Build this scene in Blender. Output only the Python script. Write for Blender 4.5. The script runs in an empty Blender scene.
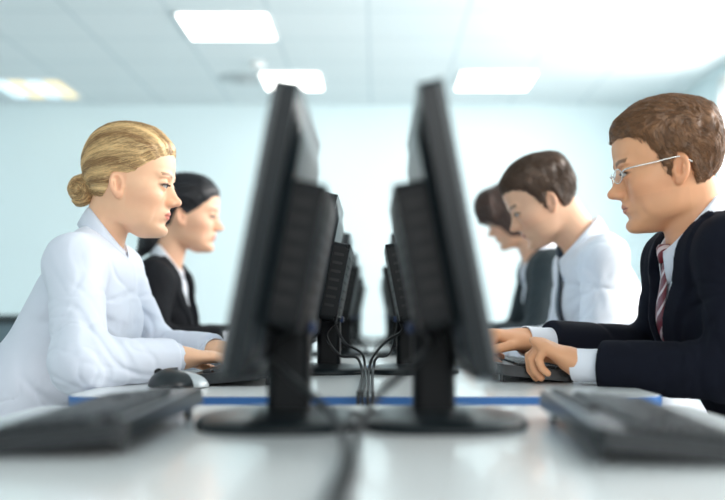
import bpy, bmesh, math, random
import numpy as np
from mathutils import Vector, Matrix
random.seed(7)
PI = math.pi
scene = bpy.context.scene
COL = scene.collection

# ------------------------------------------------------------------ camera
cd = bpy.data.cameras.new('camera'); cam = bpy.data.objects.new('camera', cd); COL.objects.link(cam)
cam.location = (0, 0, .871); cam.rotation_euler = (PI/2, 0, 0)
cd.sensor_width = 36; cd.lens = 36*1000/725
cd.shift_x = -.020; cd.shift_y = .0897
cd.clip_start = .05
cd.dof.use_dof = True; cd.dof.focus_distance = 2.08; cd.dof.aperture_fstop = 1.7
scene.camera = cam
# ------------------------------------------------------------------ daylight
w = bpy.data.worlds.new('daylight'); scene.world = w; w.use_nodes = True
bg = w.node_tree.nodes['Background']
bg.inputs[0].default_value = (.95, .985, 1.0, 1); bg.inputs[1].default_value = .74
def area(name, loc, rot, sx, sy, power, col):
    l = bpy.data.lights.new(name, 'AREA'); l.shape = 'RECTANGLE'; l.size = sx; l.size_y = sy
    l.energy = power; l.color = col
    o = bpy.data.objects.new(name, l); COL.objects.link(o); o.location = loc; o.rotation_euler = rot
    return o
area('window_daylight', (2.75, 4.2, 1.75), (0, math.radians(72), 0), 1.7, 6.4, 310, (1, .98, .95))
area('fill_light_behind', (.9, -2.2, 2.1), (math.radians(68), 0, math.radians(8)), 2.4, 1.4, 40, (1, .98, .95))  # unseen fill lamp added behind the camera; no window is built there
scene.view_settings.view_transform = 'Standard'; scene.view_settings.look = 'None'
scene.view_settings.exposure = .30; scene.view_settings.gamma = 1
scene.view_settings.use_curve_mapping = False

# ------------------------------------------------------------------ materials
def mat(name, col, rough=.5, metal=0, spec=.5, emit=0, bump=0, bscale=40, var=0, sss=0, coat=0, attr=False, sheen=0, stretch=None):
    m = bpy.data.materials.new(name); m.use_nodes = True
    nt = m.node_tree; b = nt.nodes['Principled BSDF']
    b.inputs['Base Color'].default_value = (*col, 1); b.inputs['Roughness'].default_value = rough
    b.inputs['Metallic'].default_value = metal; b.inputs['Specular IOR Level'].default_value = spec
    b.inputs['Coat Weight'].default_value = coat
    if emit:
        b.inputs['Emission Color'].default_value = (*col, 1); b.inputs['Emission Strength'].default_value = emit
    if sss:
        b.inputs['Subsurface Weight'].default_value = sss; b.inputs['Subsurface Radius'].default_value = (.012, .005, .003)
        b.inputs['Subsurface Scale'].default_value = 1.0
    if sheen: b.inputs['Sheen Weight'].default_value = sheen
    tc = nt.nodes.new('ShaderNodeTexCoord'); mp = nt.nodes.new('ShaderNodeMapping')
    nt.links.new(tc.outputs['Object'], mp.inputs['Vector'])
    if stretch: mp.inputs['Scale'].default_value = stretch
    no = nt.nodes.new('ShaderNodeTexNoise'); no.inputs['Scale'].default_value = bscale; no.inputs['Detail'].default_value = 4
    nt.links.new(mp.outputs['Vector'], no.inputs['Vector'])
    if attr:
        a = nt.nodes.new('ShaderNodeAttribute'); a.attribute_name = 'Col'
        src = a.outputs['Color']
    else: src = None
    hs = nt.nodes.new('ShaderNodeHueSaturation')
    if src: nt.links.new(src, hs.inputs['Color'])
    else: hs.inputs['Color'].default_value = (*col, 1)
    mr = nt.nodes.new('ShaderNodeMapRange'); mr.inputs['To Min'].default_value = 1-var; mr.inputs['To Max'].default_value = 1+var
    nt.links.new(no.outputs['Fac'], mr.inputs['Value']); nt.links.new(mr.outputs[0], hs.inputs['Value'])
    nt.links.new(hs.outputs[0], b.inputs['Base Color'])
    if bump:
        bp = nt.nodes.new('ShaderNodeBump'); bp.inputs['Strength'].default_value = bump; bp.inputs['Distance'].default_value = .002
        nt.links.new(no.outputs['Fac'], bp.inputs['Height']); nt.links.new(bp.outputs[0], b.inputs['Normal'])
    return m
M = {}
M['wall'] = mat('wall_paint', (.69, .81, .84), .8, var=.03, bscale=1.2)
M['ceil'] = None
M['floor'] = mat('floor_vinyl', (.62, .66, .66), .35, var=.08, bscale=3)
M['desk'] = mat('desk_laminate', (.80, .83, .83), .22, var=.02, bscale=5, coat=.2)
M['blue'] = mat('blue_edging', (.045, .16, .42), .35, var=.05)
M['steel'] = mat('grey_steel', (.45, .47, .49), .35, metal=.8, var=.04)
M['black'] = mat('black_plastic', (.004, .0055, .007), .42, spec=.2, var=.15, bump=.1, bscale=300)
M['backp'] = mat('monitor_back_plastic', (.010, .015, .018), .30, spec=.25, var=.1, bump=.08, bscale=300)
M['dark'] = mat('vent_dark', (.003, .0035, .004), .6, var=.05)
M['bezel'] = mat('bezel_plastic', (.07, .08, .085), .4, var=.03)
M['silver'] = mat('silver_plastic', (.42, .46, .48), .3, metal=.3, var=.03)
M['screen'] = mat('lcd_screen', (.40, .58, .78), .15, emit=.35)
M['key'] = mat('key_plastic', (.014, .017, .02), .4, var=.1)
M['kbody'] = mat('keyboard_body', (.010, .014, .017), .3, var=.1, coat=.12)
M['cable'] = mat('cable_rubber', (.014, .016, .018), .4, var=.1)
M['vga'] = mat('vga_blue', (.008, .03, .11), .4, var=.05)
M['white_tr'] = mat('white_trim', (.85, .88, .88), .4, var=.02)
M['lamp'] = mat('lamp_diffuser', (1, .99, .96), .5, emit=4.5)
M['tube'] = mat('lamp_tube', (1, .82, .50), .5, emit=.62)
M['tube_cool'] = mat('lamp_tube_cool', (.78, .93, 1), .5, emit=.6)
M['chair'] = mat('chair_fabric', (.05, .08, .11), .8, var=.2, bump=.5, bscale=200)
M['cabinet'] = mat('cabinet_grey', (.12, .18, .21), .5, var=.05)
M['cabtop'] = mat('cabinet_top', (.03, .045, .05), .4, var=.05)
M['shirtW'] = mat('white_cotton', (.80, .82, .88), .75, var=.02, bump=.15, bscale=500, sheen=.1)
M['shirtB'] = mat('pale_blue_cotton', (.73, .77, .86), .75, var=.02, bump=.15, bscale=500, sheen=.1)
M['suitN'] = mat('navy_suit_wool', (.0065, .0075, .014), .9, var=.15, bump=.3, bscale=600, spec=.15)
M['suitB'] = mat('black_suit_wool', (.007, .0075, .010), .85, var=.15, bump=.3, bscale=600, spec=.2)
M['suitG'] = mat('grey_suit_wool', (.020, .029, .033), .8, var=.15, bump=.3, bscale=600, sheen=.05, spec=.3)
M['trouser'] = mat('dark_trouser_wool', (.012, .013, .018), .85, var=.15, bump=.3, bscale=500)
M['shoe'] = mat('black_leather', (.012, .011, .01), .3, var=.1)
M['skin'] = mat('skin', (.8, .55, .4), .48, var=.03, bscale=60, sss=.12, attr=True, spec=.45)
M['hair'] = mat('hair_strands', (.5, .3, .1), .42, var=.22, bscale=120, attr=True, spec=.5, bump=.2)
M['lash'] = mat('dark_lash', (.03, .015, .01), .6)
M['eye'] = mat('eyeball', (.8, .8, .78), .12, attr=True, coat=.5)
M['glass_rim'] = mat('silver_wire', (.75, .74, .70), .25, metal=1, var=.02)
M['btn'] = mat('button_white', (.8, .82, .85), .3, var=.02)
M['tieD'] = mat('dark_silk', (.012, .02, .035), .4, var=.1, bump=.2, bscale=300)
def tie_mat():
    m = mat('red_striped_silk', (.16, .012, .022), .4, var=.1, bump=.15, bscale=300)
    nt = m.node_tree; b = nt.nodes['Principled BSDF']
    uv = nt.nodes.new('ShaderNodeTexCoord'); mp = nt.nodes.new('ShaderNodeMapping')
    mp.inputs['Rotation'].default_value = (0, 0, math.radians(38))
    wv = nt.nodes.new('ShaderNodeTexWave'); wv.inputs['Scale'].default_value = 3.4; wv.inputs['Distortion'].default_value = .3
    cr = nt.nodes.new('ShaderNodeValToRGB')
    cr.color_ramp.elements[0].position = .80; cr.color_ramp.elements[0].color = (.16, .010, .020, 1)
    cr.color_ramp.elements[1].position = .90; cr.color_ramp.elements[1].color = (.62, .50, .50, 1)
    nt.links.new(uv.outputs['UV'], mp.inputs['Vector']); nt.links.new(mp.outputs[0], wv.inputs['Vector'])
    nt.links.new(wv.outputs['Fac'], cr.inputs['Fac']); nt.links.new(cr.outputs[0], b.inputs['Base Color'])
    return m
M['tieR'] = tie_mat()
def glass_mat(name, col=(.95, .98, 1), alpha=.12):
    m = bpy.data.materials.new(name); m.use_nodes = True; nt = m.node_tree
    b = nt.nodes['Principled BSDF']; out = nt.nodes['Material Output']
    b.inputs['Base Color'].default_value = (*col, 1); b.inputs['Roughness'].default_value = .02
    t = nt.nodes.new('ShaderNodeBsdfTransparent'); mx = nt.nodes.new('ShaderNodeMixShader')
    mx.inputs[0].default_value = alpha
    nt.links.new(t.outputs[0], mx.inputs[1]); nt.links.new(b.outputs[0], mx.inputs[2]); nt.links.new(mx.outputs[0], out.inputs[0])
    return m
M['glass'] = glass_mat('window_glass'); M['lens'] = glass_mat('spectacle_lens', alpha=.10)
def ceiling_mat():
    m = mat('ceiling_tiles', (.67, .73, .755), .85, var=.02, bscale=6)
    nt = m.node_tree; b = nt.nodes['Principled BSDF']
    tc = nt.nodes.new('ShaderNodeTexCoord'); mp = nt.nodes.new('ShaderNodeMapping')
    mp.inputs['Location'].default_value = (1.234+.02, -.02, 0)
    br = nt.nodes.new('ShaderNodeTexBrick'); br.offset = 0; br.squash = 1
    br.inputs['Scale'].default_value = 1; br.inputs['Brick Width'].default_value = .6; br.inputs['Row Height'].default_value = .6
    br.inputs['Mortar Size'].default_value = .011; br.inputs['Mortar Smooth'].default_value = .2
    br.inputs['Color1'].default_value = (.67, .73, .755, 1); br.inputs['Color2'].default_value = (.655, .72, .745, 1)
    br.inputs['Mortar'].default_value = (.52, .60, .64, 1)
    nt.links.new(tc.outputs['Object'], mp.inputs['Vector']); nt.links.new(mp.outputs[0], br.inputs['Vector'])
    nt.links.new(br.outputs['Color'], b.inputs['Base Color'])
    return m
M['ceil'] = ceiling_mat()

# ------------------------------------------------------------------ helpers
def tag(o, label=None, cat=None, group=None, kind=None):
    if label: o['label'] = label
    if cat: o['category'] = cat
    if group: o['group'] = group
    if kind: o['kind'] = kind
    return o
def empty(name, loc=(0, 0, 0), rz=0):
    o = bpy.data.objects.new(name, None); COL.objects.link(o); o.location = loc; o.rotation_euler = (0, 0, rz)
    o.empty_display_size = .05
    return o
def link(name, bm, m, parent=None, smooth=False):
    me = bpy.data.meshes.new(name); bm.to_mesh(me); bm.free()
    for mm in (m if isinstance(m, (list, tuple)) else [m]): me.materials.append(mm)
    if smooth: me.polygons.foreach_set('use_smooth', [True]*len(me.polygons))
    o = bpy.data.objects.new(name, me); COL.objects.link(o)
    if parent: o.parent = parent
    return o
def box(bm, lo, hi, bev=0, mi=0, mtx=None, seg=2):
    c = [(a+b)/2 for a, b in zip(lo, hi)]; s = [abs(b-a) for a, b in zip(lo, hi)]
    t = bmesh.new(); bmesh.ops.create_cube(t, size=1)
    for v in t.verts: v.co = Vector((v.co.x*s[0]+c[0], v.co.y*s[1]+c[1], v.co.z*s[2]+c[2]))
    if bev: bmesh.ops.bevel(t, geom=list(t.edges), offset=min(bev, min(s)*.49), segments=seg, profile=.5, affect='EDGES')
    merge(bm, t, mtx, mi)
def merge(bm, t, mtx=None, mi=0, smooth=None):
    if mtx is not None: t.transform(mtx)
    vm = {v: bm.verts.new(v.co) for v in t.verts}
    for f in t.faces:
        try: g = bm.faces.new([vm[v] for v in f.verts])
        except ValueError: continue
        g.material_index = mi
        if smooth is not None: g.smooth = smooth
    t.free()
def prism(bm, pts, z0, z1, bev=0, mtx=None, mi=0):
    """extrude a 2D outline along z"""
    t = bmesh.new()
    a = [t.verts.new((x, y, z0)) for x, y in pts]; b = [t.verts.new((x, y, z1)) for x, y in pts]
    t.faces.new(a[::-1]); t.faces.new(b); n = len(pts)
    for i in range(n): t.faces.new((a[i], a[(i+1) % n], b[(i+1) % n], b[i]))
    if bev: bmesh.ops.bevel(t, geom=[e for e in t.edges if abs(e.verts[0].co.z-e.verts[1].co.z) < 1e-6], offset=bev, segments=2, affect='EDGES')
    bmesh.ops.recalc_face_normals(t, faces=t.faces)
    merge(bm, t, mtx, mi)
def rrect(x0, y0, x1, y1, r, n=6):
    p = []
    for cx, cy, a in ((x1-r, y1-r, 0), (x0+r, y1-r, 90), (x0+r, y0+r, 180), (x1-r, y0+r, 270)):
        for k in range(n+1):
            t = math.radians(a+90*k/n); p.append((cx+r*math.cos(t), cy+r*math.sin(t)))
    return p
def cyl(bm, p0, p1, r0, r1=None, n=20, mi=0, smooth=True):
    r1 = r0 if r1 is None else r1
    p0, p1 = Vector(p0), Vector(p1); d = p1-p0
    t = bmesh.new(); bmesh.ops.create_cone(t, cap_ends=True, segments=n, radius1=r0, radius2=r1, depth=d.length)
    q = d.to_track_quat('Z', 'Y').to_matrix().to_4x4()
    for f in t.faces: f.smooth = len(f.verts) == 4
    vm = Matrix.Translation((p0+p1)/2) @ q
    t.transform(vm); vv = {v: bm.verts.new(v.co) for v in t.verts}
    for f in t.faces:
        g = bm.faces.new([vv[v] for v in f.verts]); g.smooth = f.smooth; g.material_index = mi
    t.free()
def catmull(P, n=10):
    P = [Vector(p) for p in P]; Q = [P[0]*2-P[1]]+P+[P[-1]*2-P[-2]]; out = []
    for i in range(1, len(Q)-2):
        a, b, c, d = Q[i-1:i+3]
        for k in range(n):
            t = k/n
            out.append(.5*((2*b)+(c-a)*t+(2*a-5*b+4*c-d)*t*t+(3*b-a-3*c+d)*t**3))
    out.append(P[-1]); return out
def tube(bm, pts, r, n=8, smooth_n=10, mi=0):
    P = catmull(pts, smooth_n) if smooth_n else [Vector(p) for p in pts]
    rings = []; up = Vector((0, 0, 1)); prev = None
    for i, p in enumerate(P):
        d = (P[min(i+1, len(P)-1)]-P[max(i-1, 0)]).normalized()
        if prev is None: s = d.cross(up if abs(d.z) < .9 else Vector((1, 0, 0))).normalized()
        else: s = (prev-d*prev.dot(d)).normalized()
        prev = s; u = s.cross(d)
        rr = r if not callable(r) else r(i/(len(P)-1))
        rings.append([bm.verts.new(p+(s*math.cos(a)+u*math.sin(a))*rr) for a in [2*PI*k/n for k in range(n)]])
    for a, b in zip(rings, rings[1:]):
        for k in range(n):
            f = bm.faces.new((a[k], a[(k+1) % n], b[(k+1) % n], b[k])); f.smooth = True; f.material_index = mi
    for rg in (rings[0][::-1], rings[-1]):
        f = bm.faces.new(rg); f.material_index = mi
def copy_tree(o, parent=None):
    c = o.copy(); COL.objects.link(c); c.parent = parent
    if o.parent: c.matrix_parent_inverse = o.matrix_parent_inverse.copy()
    for ch in list(o.children): copy_tree(ch, c)
    return c

# ------------------------------------------------------------------ room
CZ = 2.70; YB = 8.7; XR = 2.54; XL = -3.7; YF = -2.6
def struct(name, lo, hi, m, bev=0):
    bm = bmesh.new(); box(bm, lo, hi, bev); o = link(name, bm, m); tag(o, kind='structure'); return o
struct('floor', (XL-.2, YF, -.1), (XR+.2, YB+.2, 0), M['floor'])
cl = struct('ceiling', (XL-.2, YF, CZ), (XR+.2, YB+.2, CZ+.15), M['ceil'])
struct('wall_back', (XL-.2, YB, 0), (XR+.2, YB+.2, CZ), M['wall'])
struct('wall_left', (XL-.2, YF, 0), (XL, YB, CZ), M['wall'])
# right wall with a wide window band
bm = bmesh.new(); WZ0, WZ1, WY0, WY1 = .85, 2.62, .6, 7.36
box(bm, (XR, YF, 0), (XR+.2, YB, WZ0)); box(bm, (XR, YF, WZ1), (XR+.2, YB, CZ))
box(bm, (XR, WY1, WZ0), (XR+.2, YB, WZ1)); box(bm, (XR, YF, WZ0), (XR+.2, WY0, WZ1))
tag(link('wall_right', bm, M['wall']), kind='structure')
wf = bmesh.new()
for k in range(6):
    yy = WY0+(WY1-WY0-.06)*k/5; box(wf, (XR-.03, yy, WZ0), (XR+.06, yy+.06, WZ1), .004)
for z in (WZ0, WZ1-.06): box(wf, (XR-.03, WY0, z), (XR+.06, WY1, z+.06), .004)
wo = tag(link('window_1', wf, M['white_tr']), kind='structure')
bm = bmesh.new(); box(bm, (XR+.02, WY0, WZ0), (XR+.028, WY1, WZ1)); link('pane', bm, M['glass'], wo)
bm = bmesh.new(); box(bm, (XR-.14, WY0-.03, WZ0-.03), (XR+.02, WY1+.03, WZ0), .006); link('window_sill', bm, M['white_tr'], wo)
for nm, lo, hi in (('baseboard_back', (XL, YB-.015, 0), (XR, YB, .09)), ('baseboard_left', (XL, YF, 0), (XL+.015, YB, .09)), ('baseboard_right', (XR-.015, YF, 0), (XR, YB, .09))):
    struct(nm, lo, hi, M['white_tr'], .003)

# ceiling lights
def ceiling_light(x0, y0, x1, y1, label, louvre=False):
    t = empty('ceiling_light', ((x0+x1)/2, (y0+y1)/2, CZ)); W, D = (x1-x0)/2, (y1-y0)/2
    bm = bmesh.new()
    for lo, hi in (((-W, -D, -.012), (W, -D+.02, .0)), ((-W, D-.02, -.012), (W, D, .0)), ((-W, -D, -.012), (-W+.02, D, .0)), ((W-.02, -D, -.012), (W, D, .0))):
        box(bm, lo, hi, .002)
    link('frame', bm, M['white_tr'], t)
    if not louvre:
        bm = bmesh.new(); box(bm, (-W+.02, -D+.02, -.010), (W-.02, D-.02, -.001), .002); link('diffuser', bm, M['lamp'], t)
    else:
        bm = bmesh.new(); box(bm, (-W+.02, -D+.02, -.004), (W-.02, D-.02, -.001)); link('reflector', bm, M['white_tr'], t)
        for k in range(4):
            x = -W+.02+(2*W-.04)*(k+.5)/4; hw = (2*W-.04)/8*.78
            bm = bmesh.new(); box(bm, (x-hw, -D+.03, -.018), (x+hw, D-.03, -.005), .006); link('lamp_tube', bm, M['tube'] if k % 2 else M['tube_cool'], t)
    return tag(t, label, 'ceiling light', 'recessed ceiling lights')
ceiling_light(-1.234, 6.02, -.65, 6.62, 'bright square recessed ceiling light nearest the camera, above the blonde woman')
ceiling_light(-.90, 7.5, -.42, 8.1, 'recessed ceiling light partly hidden behind the top of the big left monitor')
ceiling_light(.62, 7.47, 1.22, 8.1, 'white recessed ceiling light to the right of the big right monitor')
ceiling_light(-3.05, 7.75, -2.46, 8.38, 'recessed ceiling light with yellowish tubes in the far left corner', True)
t = empty('ceiling_vent', (-1.03, 7.75, CZ))
bm = bmesh.new()
for k, r in enumerate((.20, .15, .10, .05)):
    cyl(bm, (0, 0, -.006-.009*k), (0, 0, 0), r*.86, r, 32)
link('vent_cone', bm, M['silver'], t); tag(t, 'round grey air vent in the ceiling between two bright lights', 'vent')
t = empty('ceiling_downlight', (-.87, 7.25, CZ)); bm = bmesh.new(); cyl(bm, (0, 0, -.045), (0, 0, 0), .045, .06, 28)  # small round downlight, modelled as an unlit white housing with a cap
link('housing', bm, M['white_tr'], t); bm = bmesh.new(); cyl(bm, (0, 0, -.06), (0, 0, -.045), .02, .035, 20); link('downlight_cap', bm, M['silver'], t)
tag(t, 'small round white downlight on the ceiling just in front of the round vent', 'downlight')

# low cabinet far left
t = empty('low_cabinet', (-1.82, 4.9, 0))
bm = bmesh.new(); box(bm, (-.55, -.2, .06), (.42, .2, .835), .006); box(bm, (-.52, -.17, 0), (.39, .17, .06)); link('carcass', bm, M['cabinet'], t)
bm = bmesh.new(); box(bm, (-.57, -.22, .835), (.44, .22, .872), .006); link('cabinet_top', bm, M['cabtop'], t)
for x0, x1, hx in ((-.54, -.07, -.11), (-.06, .41, -.02)):
    bm = bmesh.new(); box(bm, (x0, -.218, .07), (x1, -.2, .825), .004); d = link('door', bm, M['cabinet'], t)
    bm = bmesh.new(); tube(bm, [(hx, -.218, .5), (hx, -.24, .5), (hx, -.24, .62), (hx, -.218, .62)], .005, 8, 4); link('handle', bm, M['steel'], d)
tag(t, 'low grey cabinet with a dark top standing behind the blonde woman at the left edge', 'cabinet')

# ------------------------------------------------------------------ desks
CX = -.02; DZ1 = .73; DZ = .736
def desk(y0, y1, z, label):
    t = empty('office_desk', (CX, (y0+y1)/2, 0)); D = (y1-y0)/2; W = .50
    bm = bmesh.new(); prism(bm, rrect(-W, -D, W, D, .035), z-.030, z, .0015); link('tabletop', bm, M['desk'], t)
    bm = bmesh.new(); o = rrect(-W-.0015, -D-.0015, W+.0015, D+.0015, .036)
    prism(bm, o, z-.0185, z-.001, .001); link('edge_band', bm, M['blue'], t, )
    for sx in (-1, 1):
        for sy in (-1, 1):
            bm = bmesh.new(); x, y = sx*(W-.07), sy*(D-.06)
            box(bm, (x-.02, y-.02, .01), (x+.02, y+.02, z-.06), .003); box(bm, (x-.025, y-.025, 0), (x+.025, y+.025, .012), .003); link('leg', bm, M['steel'], t)
    bm = bmesh.new()
    for sy in (-1, 1): box(bm, (-W+.05, sy*(D-.06)-.015, z-.065), (W-.05, sy*(D-.06)+.015, z-.0302), .002)
    for sx in (-1, 1): box(bm, (sx*(W-.07)-.015, -D+.05, z-.064), (sx*(W-.07)+.015, D-.05, z-.0304), .002)
    link('frame_rail', bm, M['steel'], t)
    return tag(t, label, 'desk', 'white desks in the middle row')
desk(.50, 1.565, DZ1, 'white desk nearest the camera, under the two large blurred monitors')
desk(1.66, 2.60, DZ, 'white desk with blue edge in front of the blonde woman and the man in glasses')
desk(2.70, 3.64, DZ, 'white desk third from the camera, between the dark-haired woman and the man in white shirt')
desk(3.74, 4.68, DZ, 'white desk fourth from the camera, beside the person in grey jacket')
desk(4.78, 5.72, DZ, 'farthest white desk at the end of the middle row')

# ------------------------------------------------------------------ monitors
def make_monitor():
    """screen faces local +X, stands at origin; width along Y"""
    t = empty('computer_monitor'); hw = .205; th = math.radians(11)
    # panel frame: local u (up), tilt back by th about y
    zc = .235; T = Matrix.Translation((.016, 0, zc)) @ Matrix.Rotation(-th, 4, 'Y')   # +x face tips upward
    H = .167
    bm = bmesh.new(); pts = rrect(-hw, -H, hw, H, .008)
    Mx = T @ Matrix(((0, 0, 1, 0), (1, 0, 0, 0), (0, 1, 0, 0), (0, 0, 0, 1)))
    prism(bm, pts, 0.0085, .016, .002, Mx); p = link('bezel', bm, M['bezel'], t)
    bm = bmesh.new(); prism(bm, rrect(-hw+.018, -H+.022, hw-.018, H-.018, .002), .0155, .0168, 0, Mx); link('screen', bm, M['screen'], p)
    bm = bmesh.new(); prism(bm, rrect(-hw+.001, -H+.001, hw-.001, H-.001, .008), -.012, .009, .003, Mx)
    # gently bulged back, then the electronics housing
    t2 = bmesh.new()
    a = [t2.verts.new((y, z, -.010)) for y, z in rrect(-hw+.008, -H+.008, hw-.008, H-.008, .01, 4)]
    b = [t2.verts.new((y*.82, z*.82-.01, -.022)) for y, z in rrect(-hw+.008, -H+.008, hw-.008, H-.008, .02, 4)]
    t2.faces.new(b)
    for i in range(len(a)): t2.faces.new((a[i], a[(i+1) % len(a)], b[(i+1) % len(b)], b[i]))
    bmesh.ops.recalc_face_normals(t2, faces=t2.faces); merge(bm, t2, Mx)
    c = link('back_cover', bm, M['backp'], t)
    bm = bmesh.new(); prism(bm, rrect(-hw+.045, -.105, hw-.045, .068, .012), -.058, -.015, .006, Mx); hs = link('electronics_housing', bm, M['black'], c)
    bm = bmesh.new()
    for k in range(7):
        z = -.075+.019*k
        for s in (-1, 1): box(bm, (min(s*(hw-.0445), s*(hw-.0505)), z, -.048), (max(s*(hw-.0445), s*(hw-.0505)), z+.006, -.026), 0, 0, Mx)
        box(bm, (-.10, z, -.0588), (.10, z+.004, -.0572), 0, 0, Mx)
    link('vent_slot', bm, M['dark'], hs)
    # neck, hinge, base
    bm = bmesh.new(); prism(bm, rrect(-.026, -.034, .028, .034, .012), .014, .165, .004); box(bm, (-.022, -.045, .12), (.024, .045, .185), .01)
    link('stand_neck', bm, M['black'], t)
    bm = bmesh.new(); cyl(bm, (.0, -.052, .163), (.0, .052, .163), .013, n=24); link('hinge', bm, M['backp'], t)
    bm = bmesh.new(); prev = None
    prof = [(1.0, 0.0), (1.0, .006), (.965, .011), (.80, .015), (.45, .020), (.25, .022)]
    rings = []
    for s, z in prof:
        rings.append([bm.verts.new((.012+.108*s*math.copysign(abs(math.cos(a))**.8, math.cos(a)), .132*s*math.copysign(abs(math.sin(a))**.8, math.sin(a)), z)) for a in [2*PI*k/56 for k in range(56)]])
    for a, b in zip(rings, rings[1:]):
        for k in range(56): bm.faces.new((a[k], a[(k+1) % 56], b[(k+1) % 56], b[k]))
    bm.faces.new(rings[0][::-1]); bm.faces.new(rings[-1]); link('base', bm, M['backp'], t, True)
    bm = bmesh.new(); box(bm, (-.034, -.022, .118), (-.018, .022, .132), .003); link('connector', bm, M['vga'], t)
    return t
proto = make_monitor()
MY = [1.295, 2.36, 3.395, 4.43, 5.465]
ordl = ['the large blurred one nearest the camera', 'second from the camera, facing the blonde woman', 'third from the camera, facing the dark-haired woman', 'fourth from the camera', 'the farthest one']
ordr = ['the large blurred one nearest the camera', 'second from the camera, facing the man in glasses', 'third from the camera', 'fourth from the camera', 'the farthest one']
MON = {}
for side in (-1, 1):
    for i, y in enumerate(MY):
        o = proto if (side == -1 and i == 0) else copy_tree(proto)
        o.location = (CX+side*.092, y, DZ1 if i == 0 else DZ); o.rotation_euler = (0, 0, 0 if side == 1 else PI)
        tag(o, 'black flat monitor in the %s row, %s' % ('left' if side < 0 else 'right', (ordl if side < 0 else ordr)[i]), 'monitor', 'back-to-back monitors along the desks')
        MON[side, i] = o

# ------------------------------------------------------------------ keyboards
def make_keyboard():
    """long axis Y, user at +X"""
    t = empty('computer_keyboard'); L, W = .225, .078; tl = math.radians(6)
    T = Matrix.Translation((0, 0, .0215)) @ Matrix.Rotation(tl, 4, 'Y')   # the -X side is raised
    bm = bmesh.new()
    prism(bm, rrect(-W, -L, W, L, .012), -.0130, .0085, .004, T); b = link('case', bm, M['kbody'], t)
    def keys(name, x0, y0, nx, ny, sx=.019, sy=.019, wide=None):
        bm = bmesh.new()
        for i in range(nx):
            if wide and i == nx-1:
                y = y0; 
                for wd in wide:
                    box(bm, (x0+i*sx+.001, y+.001, .0075), (x0+(i+1)*sx-.001, y+wd-.001, .0145), .002, 0, T, 1); y += wd
            else:
                for j in range(ny):
                    box(bm, (x0+i*sx+.001, y0+j*sy+.001, .0075), (x0+(i+1)*sx-.001, y0+(j+1)*sy-.001, .0145), .002, 0, T, 1)
        return link(name, bm, M['key'], t)
    # user's left is at +Y when facing -X
    keys('letter_keys', -.036, -.062, 5, 14, wide=(.028, .025, .025, .11, .025, .025, .028))
    keys('function_keys', -.066, -.062, 1, 14)
    keys('navigation_keys', -.036, -.125, 2, 3); keys('arrow_keys', .021, -.125, 2, 3)
    keys('number_keys', -.036, -.213, 5, 4)
    bm = bmesh.new(); box(bm, (-.074, -.20, .0082), (-.069, .20, .0092), .0004, 0, T, 1); link('accent_strip', bm, M['silver'], b)
    for s in (-1, 1):
        bm = bmesh.new(); box(bm, (-.068, s*.18-.012, 0), (-.060, s*.18+.012, .020), .002); link('foot', bm, M['kbody'], t)
    return t
kb = make_keyboard()
KB = [(-.325, 1.205, DZ1, PI, 'large blurred keyboard in the lower left corner on the nearest desk'),
      (.290, 1.145, DZ1, math.radians(-2.5), 'large blurred keyboard in the lower right corner on the nearest desk'),
      (-.275, 2.115, DZ, PI, 'black keyboard under the hands of the blonde woman'),
      (.318, 2.22, DZ, 0, 'black keyboard under the hands of the man in glasses'),
      (-.30, 3.17, DZ, PI, 'black keyboard under the hands of the dark-haired woman'),
      (.27, 2.93, DZ, 0, 'black keyboard in front of the man in the white shirt'),
      (.27, 4.0, DZ, 0, 'black keyboard in front of the person in the grey jacket')]
for i, (x, y, z, r, lb) in enumerate(KB):
    o = kb if i == 0 else copy_tree(kb)
    o.location = (x, y, z); o.rotation_euler = (0, 0, r); tag(o, lb, 'keyboard', 'keyboards on the desks')

# ------------------------------------------------------------------ mice
def make_mouse():
    t = empty('computer_mouse')
    def shell(s, z0, a0, a1, n=20, mm=12):
        bm = bmesh.new(); g = []
        for i in range(mm+1):
            u = i/mm; row = []
            for j in range(n+1):
                a = a0+(a1-a0)*j/n; ph = u*PI/2
                x = .056*math.cos(ph)**.8*math.cos(a)*s; y = .031*math.cos(ph)**.8*math.sin(a)*s*(1-.12*math.cos(2*a)); z = z0+.031*math.sin(ph)*s*(1-.15*math.cos(a))
                row.append(bm.verts.new((x, y, z)))
            g.append(row)
        for i in range(mm):
            for j in range(n): bm.faces.new((g[i][j], g[i][j+1], g[i+1][j+1], g[i+1][j]))
        bmesh.ops.remove_doubles(bm, verts=bm.verts, dist=1e-5)
        if a1-a0 > 6: bmesh.ops.contextual_create(bm, geom=[e for e in bm.edges if e.is_boundary])
        bmesh.ops.recalc_face_normals(bm, faces=bm.faces)
        return bm
    link('shell', shell(1, .002, 0, 2*PI, 40), M['kbody'], t, True)
    link('palm_rest', shell(1.03, .002, -PI*.30, PI*.30), M['silver'], t, True)
    bm = bmesh.new(); cyl(bm, (-.036, -.004, .028), (-.036, .004, .028), .008, n=20); link('wheel', bm, M['dark'], t)
    return t
ms = make_mouse(); ms.location = (-.370, 1.86, DZ); ms.rotation_euler = (0, 0, 0)
tag(ms, 'dark mouse with silver side beside the forearm of the blonde woman', 'mouse', 'mice on the desks')

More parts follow.
